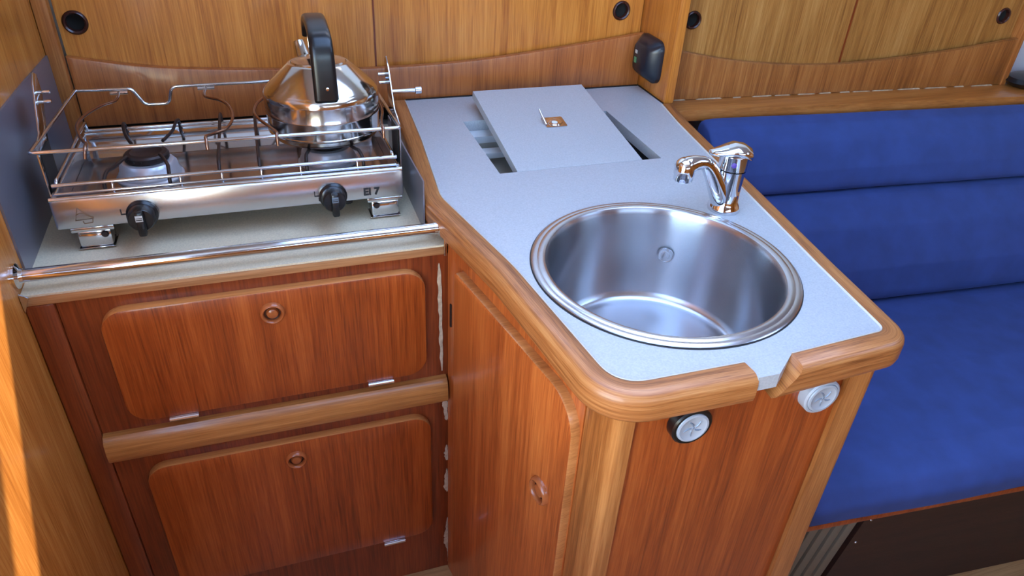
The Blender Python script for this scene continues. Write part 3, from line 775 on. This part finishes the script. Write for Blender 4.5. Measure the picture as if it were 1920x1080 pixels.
# feet
for s, u0 in ((-1, -0.232), (1, 0.190)):
    bm = bmesh.new(); box(bm, u0, u0 + 0.056, 0.003, 0.040, -0.0075, -0.0002, 0.001); box(bm, u0 + 0.006, u0 + 0.050, 0.006, 0.040, -0.0334, -0.0076, 0.003); box(bm, u0 + 0.004, u0 + 0.052, 0.0045, 0.042, -0.0352, -0.0335, 0.0008)
    ft = finish('foot', bm, STEEL, hob, local=True)
    under(La('foot_bolt', [(0, 0.004), (0.004, 0.004), (0.0052, 0.0015), (0.0052, 0)], (u0 + (0.042 if s < 0 else 0.014), 0.0060, -0.014), IRON, hob, (0, -1, 0), 12, local=True), ft)
    hb('rear_foot', u0 + 0.008, u0 + 0.046, 0.250, 0.285, -0.0225, -0.0035, STEEL, 0.002)
for u0 in (-0.148, 0.160): La('gas_valve', [(0, 0), (0.0085, 0), (0.0085, 0.010), (0, 0.010)], (u0, 0.022, -0.0105), BLACKM, hob, (0, 0, 1), 20, local=True)
# knobs
for kx_, kz, tone in ((-0.134, 0.014, LIGHTP), (0.137, 0.0125, plain('blue_grey_print', (96, 108, 120), 0.5))):
    bm = bmesh.new(); lathe(bm, [(0, 0), (0.0215, 0), (0.0215, 0.003), (0.0185, 0.006), (0.0178, 0.022), (0.0160, 0.0245), (0, 0.0245)], (kx_, 0.0, kz), (0, -1, 0), 36)
    kn = finish('knob', bm, BLACK, hob, local=True)
    bm = bmesh.new(); box(bm, kx_ - 0.0055, kx_ + 0.0055, -0.036, -0.0235, kz - 0.021, kz + 0.0165, 0.003)
    under(finish('knob_grip', bm, BLACK, hob, local=True), kn)
    # pale indicator with two dark lines on the grip
    bm = bmesh.new(); box(bm, kx_ - 0.0048, kx_ + 0.0048, -0.0366, -0.0361, kz + 0.0035, kz + 0.0125); under(finish('knob_mark', bm, tone, hob, local=True), kn)
    bm = bmesh.new(); box(bm, kx_ - 0.004, kx_ + 0.004, -0.0369, -0.0367, kz + 0.0055, kz + 0.0068); box(bm, kx_ - 0.004, kx_ + 0.004, -0.0369, -0.0367, kz + 0.0085, kz + 0.0092); under(finish('knob_lines', bm, PRINT, hob, local=True), kn)
    # printed corner and flame beside the knob
    bm = bmesh.new(); ox = kx_ - 0.028
    box(bm, ox, ox + 0.0014, -0.0008, -0.0001, kz + 0.002, kz + 0.010); box(bm, ox, ox + 0.008, -0.0008, -0.0001, kz + 0.001, kz + 0.0024)
    box(bm, ox + 0.006, ox + 0.0078, -0.0008, -0.0001, kz - 0.007, kz - 0.002)
    finish('printed_mark', bm, PRINT, hob, local=True)
# etched triangle symbol on the left of the fascia
bm = bmesh.new()
tube(bm, [(-0.215, -0.0004, 0.032), (-0.221, -0.0004, 0.013), (-0.198, -0.0004, 0.014)], 0.0006, 5, closed=True)
tube(bm, smooth_path([(-0.219, -0.0004, 0.021), (-0.211, -0.0004, 0.024), (-0.204, -0.0004, 0.019), (-0.197, -0.0004, 0.016)], 4), 0.0005, 5)
tube(bm, [(-0.212, -0.0004, 0.011), (-0.211, -0.0004, 0.007), (-0.200, -0.0004, 0.008), (-0.199, -0.0004, 0.013)], 0.0005, 5)
finish('etched_symbol', bm, PRINTO, hob, local=True)
# lettering
def lettering(txt, u, w, size):
    cu = bpy.data.curves.new('lettering', 'FONT'); cu.body = txt; cu.size = size; cu.extrude = 0.0002; cu.offset = size * 0.035
    t = bpy.data.objects.new('lettering_source', cu); col.objects.link(t)
    dg = bpy.context.evaluated_depsgraph_get(); me = bpy.data.meshes.new_from_object(t.evaluated_get(dg))
    bpy.data.objects.remove(t); me.materials.append(PRINT)
    o = bpy.data.objects.new('lettering', me); col.objects.link(o); o.parent = hob
    o.location = (u, -0.0006, w); o.rotation_euler = (math.radians(90), 0, 0)
lettering('EI 7', 0.184, 0.008, 0.0165)

# burners
BUR = ((-0.134, 0.152), (0.147, 0.152))
for bx_, by_ in BUR:
    La('burner_base', [(0, 0.0122), (0.0505, 0.0122), (0.0505, 0.0145), (0.0470, 0.0165), (0.0465, 0.021), (0.0445, 0.0235), (0.0430, 0.033), (0.0385, 0.0385), (0.031, 0.0400), (0, 0.0400)], (bx_, by_, 0), ALU, hob, n=48, local=True)
    bh = La('burner_head', [(0, 0.0402), (0.0315, 0.0402), (0.0335, 0.043), (0.0335, 0.0495), (0.031, 0.0525), (0.024, 0.0535), (0.020, 0.0505), (0, 0.0495)], (bx_, by_, 0), IRON, hob, n=40, local=True)
    for k in range(18):
        a = 2 * math.pi * k / 18
        under(La('flame_port', [(0, 0.0006), (0.0014, 0.0004), (0.0016, 0)], (bx_ + 0.0334 * math.cos(a), by_ + 0.0334 * math.sin(a), 0.0465), BLACKM, hob, (math.cos(a), math.sin(a), 0), 6, local=True), bh)
    # four dark arms that carry the pot
    for sx, sy in ((-1, -1), (1, -1), (-1, 1), (1, 1)):
        fx_ = 0.043 * sx
        y_end = 0.020 if sy < 0 else 0.285
        d = abs(y_end - by_)
        pts = [(bx_ + fx_, y_end, 0.046 if sy < 0 else 0.030), (bx_ + fx_, y_end, 0.054), (bx_ + fx_ * 1.0, y_end + 0.006 * -sy, 0.0605), (bx_ + fx_ * 0.95, y_end - sy * d * 0.22, 0.0640), (bx_ + fx_ * 0.85, y_end - sy * d * 0.42, 0.0590), (bx_ + fx_ * 0.66, y_end - sy * d * 0.66, 0.0580), (bx_ + fx_ * 0.55, y_end - sy * d * 0.76, 0.0575)]
        Tu('pot_arm', smooth_path(pts, 4), 0.0027, IRON, hob, 8, True)
# support grid bars
Tu('grid_bar', [(-0.242, 0.018, 0.0605), (0.0, 0.018, 0.0608), (0.242, 0.018, 0.0605)], 0.0030, STEEL, hob, 10, True)
Tu('grid_bar', [(-0.240, 0.012, 0.0500), (0.0, 0.012, 0.0500), (0.240, 0.012, 0.0500)], 0.0020, STEEL, hob, 10, True)
Tu('grid_bar', [(-0.240, 0.286, 0.0500), (0.0, 0.286, 0.0500), (0.240, 0.286, 0.0500)], 0.0026, STEEL, hob, 10, True)
for u in (-0.166, -0.076, -0.019, 0.037, 0.094, 0.180):
    Tu('grid_post', [(u, 0.015, 0.0462), (u, 0.014, 0.052), (u, 0.018, 0.0605)], 0.0022, STEEL, hob, 8, True)
for u in (-0.021, 0.036):
    Tu('cross_wire', smooth_path([(u, 0.018, 0.0605), (u, 0.024, 0.070), (u, 0.045, 0.0735), (u, 0.16, 0.071), (u, 0.26, 0.0690), (u, 0.280, 0.064), (u, 0.286, 0.050)], 4), 0.0026, IRON, hob, 8, True)
for u in (-0.236, 0.236):
    Tu('cross_wire', smooth_path([(u, 0.018, 0.0605), (u, 0.026, 0.066), (u, 0.06, 0.066), (u, 0.26, 0.066), (u, 0.280, 0.062), (u, 0.286, 0.050)], 4), 0.0026, STEEL, hob, 8, True)
# pot rail frame with a dip at the back
fr = fillet([(-0.256, 0.017, 0.110), (0.248, 0.010, 0.110), (0.244, 0.315, 0.110), (0.059, 0.315, 0.109), (-0.095, 0.315, 0.109), (-0.103, 0.315, 0.080), (-0.142, 0.315, 0.080), (-0.158, 0.315, 0.109), (-0.246, 0.320, 0.109)],
            [0.004, 0.004, 0.006, 0, 0.012, 0.012, 0.012, 0.012, 0.004], 5, True)
Tu('pot_rail', fr, 0.0029, STEEL, hob, 10, True, True)
def clamp(pts, nm='pot_clamp'):
    cl = Tu(nm, smooth_path(pts, 5), 0.0024, WARMST, hob, 8, True)
    x = pts[0][0]; bm = bmesh.new(); tube(bm, [(x - 0.014, 0.315, 0.1035), (x + 0.014, 0.315, 0.1035)], 0.0034, 10); under(finish('clamp_sleeve', bm, STEEL, hob, local=True), cl)
clamp([(-0.179, 0.314, 0.104), (-0.179, 0.270, 0.103), (-0.197, 0.241, 0.104), (-0.213, 0.194, 0.105), (-0.218, 0.143, 0.105), (-0.205, 0.084, 0.105), (-0.192, 0.049, 0.107), (-0.187, 0.020, 0.1145), (-0.187, 0.010, 0.112), (-0.189, 0.007, 0.100)])
clamp([(-0.039, 0.314, 0.104), (-0.040, 0.265, 0.103), (-0.017, 0.235, 0.104), (-0.002, 0.198, 0.105), (0.005, 0.137, 0.105), (-0.004, 0.081, 0.105), (-0.023, 0.056, 0.106), (-0.031, 0.022, 0.1145), (-0.031, 0.010, 0.112), (-0.031, 0.006, 0.100)])
clamp([(0.085, 0.314, 0.104), (0.075, 0.285, 0.103), (0.056, 0.232, 0.104), (0.043, 0.195, 0.105), (0.038, 0.152, 0.105), (0.043, 0.117, 0.105), (0.058, 0.070, 0.106), (0.066, 0.020, 0.1145), (0.066, 0.008, 0.112), (0.066, 0.005, 0.098)])
clamp([(0.215, 0.314, 0.104), (0.226, 0.270, 0.103), (0.240, 0.210, 0.104), (0.2425, 0.160, 0.105), (0.238, 0.110, 0.105), (0.228, 0.060, 0.106), (0.222, 0.018, 0.1145), (0.222, 0.006, 0.112), (0.222, 0.003, 0.098)])
# gimbal mounts at both ends
for s in (-1, 1):
    bm = bmesh.new()
    plate(bm, [(0.080, -0.0330), (0.112, -0.0312), (0.112, 0.10), (0.152, 0.155), (0.150, 0.182), (0.136, 0.188), (0.118, 0.176), (0.078, 0.118), (0.040, 0.105), (0.045, 0.0)], (s * 0.2535 - 0.001, 0, 0), (0, 1, 0), (0, 0, 1), (1, 0, 0), 0.002, 0.0005)
    finish('mount_plate', bm, STEEL, hob, local=True)
    bm = bmesh.new(); box(bm, s * 0.2515 - 0.0006, s * 0.2515 + 0.0006, 0.050, 0.104, -0.01, 0.098); finish('mount_pad', bm, BLACKM, hob, local=True)
    for vv, ww in ((0.134, 0.160), (0.128, 0.148)):
        Tu('mount_tab', [(s * 0.2525, vv, ww), (s * 0.2385, vv, ww)], 0.0026, STEEL, hob, 8, True)
    Tu('mount_screw', [(s * 0.2525, 0.075, 0.006), (s * 0.260, 0.075, 0.006)], 0.004, STEEL, hob, 10, True)
bm = bmesh.new(); tube(bm, [(0.2546, 0.100, 0.140), (0.292, 0.100, 0.140)], 0.0036, 12); tube(bm, [(0.2925, 0.100, 0.140), (0.302, 0.100, 0.140)], 0.0058, 14)
finish('lock_pin', bm, STEEL, hob, local=True)

# ------------------------------------------------------------------ kettle on the right burner (built in the hob's tilted axes)
kt = empty('kettle', (0, 0, 0), 'stainless steel kettle with a black handle on the right burner', 'kettle', rx=math.radians(-3))
bpy.context.view_layer.update()
KU, KV, KW = 0.147, 0.152, 0.0620
kt.location = hob.matrix_world @ Vector((KU, KV, KW))
def kl(name, prof, m, n=64, parent=kt): return La(name, prof, (0, 0, 0), m, parent, n=n, local=True)
kl('body', [(0, 0), (0.076, 0.0), (0.082, 0.0012), (0.0875, 0.006), (0.090, 0.012), (0.0915, 0.0135), (0.0915, 0.0155), (0.0905, 0.0165), (0.0915, 0.040), (0.0922, 0.0420), (0.0922, 0.0432), (0.0915, 0.0445), (0.0925, 0.066), (0.0925, 0.072), (0.0905, 0.077), (0.0880, 0.0800)], KETTLE)
kl('shoulder', [(0.0880, 0.0800), (0.0865, 0.0825), (0.049, 0.1175), (0.0465, 0.1190), (0.044, 0.1190)], KETTLE)
kl('lid', [(0.0438, 0.1186), (0.042, 0.1212), (0.038, 0.1222), (0.012, 0.1245), (0, 0.1248)], KETTLE, 48)
kl('lid_knob', [(0.006, 0.1245), (0.006, 0.130), (0.012, 0.134), (0.013, 0.140), (0.010, 0.145), (0, 0.146)], BLACK, 24)
# handle: a flat strip arching from the front shoulder over the lid to the back
path = smooth_path([(0, -0.0875, 0.082), (0, -0.0870, 0.100), (0, -0.0845, 0.130), (0, -0.081, 0.152), (0, -0.072, 0.167), (0, -0.050, 0.176), (0, -0.010, 0.182), (0, 0.030, 0.180), (0, 0.060, 0.166), (0, 0.072, 0.146)], 5)
bm = bmesh.new(); rows = []
for i, p in enumerate(path):
    d = (path[min(i + 1, len(path) - 1)] - path[max(i - 1, 0)]).normalized(); nrm = Vector((0, -d.z, d.y))
    hw = 0.0185 - 0.0015 * min(1, i / 25); th_ = 0.0075
    sec = [(math.copysign(abs(math.cos(a)) ** 0.45, math.cos(a)) * hw, math.copysign(abs(math.sin(a)) ** 0.6, math.sin(a)) * th_) for a in [2 * math.pi * (k + .5) / 20 for k in range(20)]]
    rows.append([bm.verts.new(p + Vector((a, 0, 0)) + nrm * b) for a, b in sec])
for A, B in zip(rows[:-1], rows[1:]):
    for k in range(20): bm.faces.new((A[k], A[(k + 1) % 20], B[(k + 1) % 20], B[k]))
bm.faces.new(rows[0][::-1]); bm.faces.new(rows[-1])
hd = finish('handle', bm, BLACK, kt, local=True, angle=50)
hs_ = La('handle_screw', [(0.0032, 0), (0.0024, 0.001), (0, 0.0014)], (0.002, -0.0955, 0.100), STEEL, kt, (0, -1, 0.1), 14, local=True); under(hs_, hd)
# bracket and spout at the back
bm = bmesh.new(); box(bm, -0.010, 0.010, 0.060, 0.064, 0.100, 0.150, 0.001); finish('handle_bracket', bm, STEEL, kt, local=True)
Tu('spout', smooth_path([(-0.01, 0.062, 0.082), (-0.016, 0.082, 0.100), (-0.020, 0.097, 0.116), (-0.022, 0.104, 0.128)], 4), [0.017 - 0.0006 * k for k in range(13)], KETTLE, kt, 16, True)
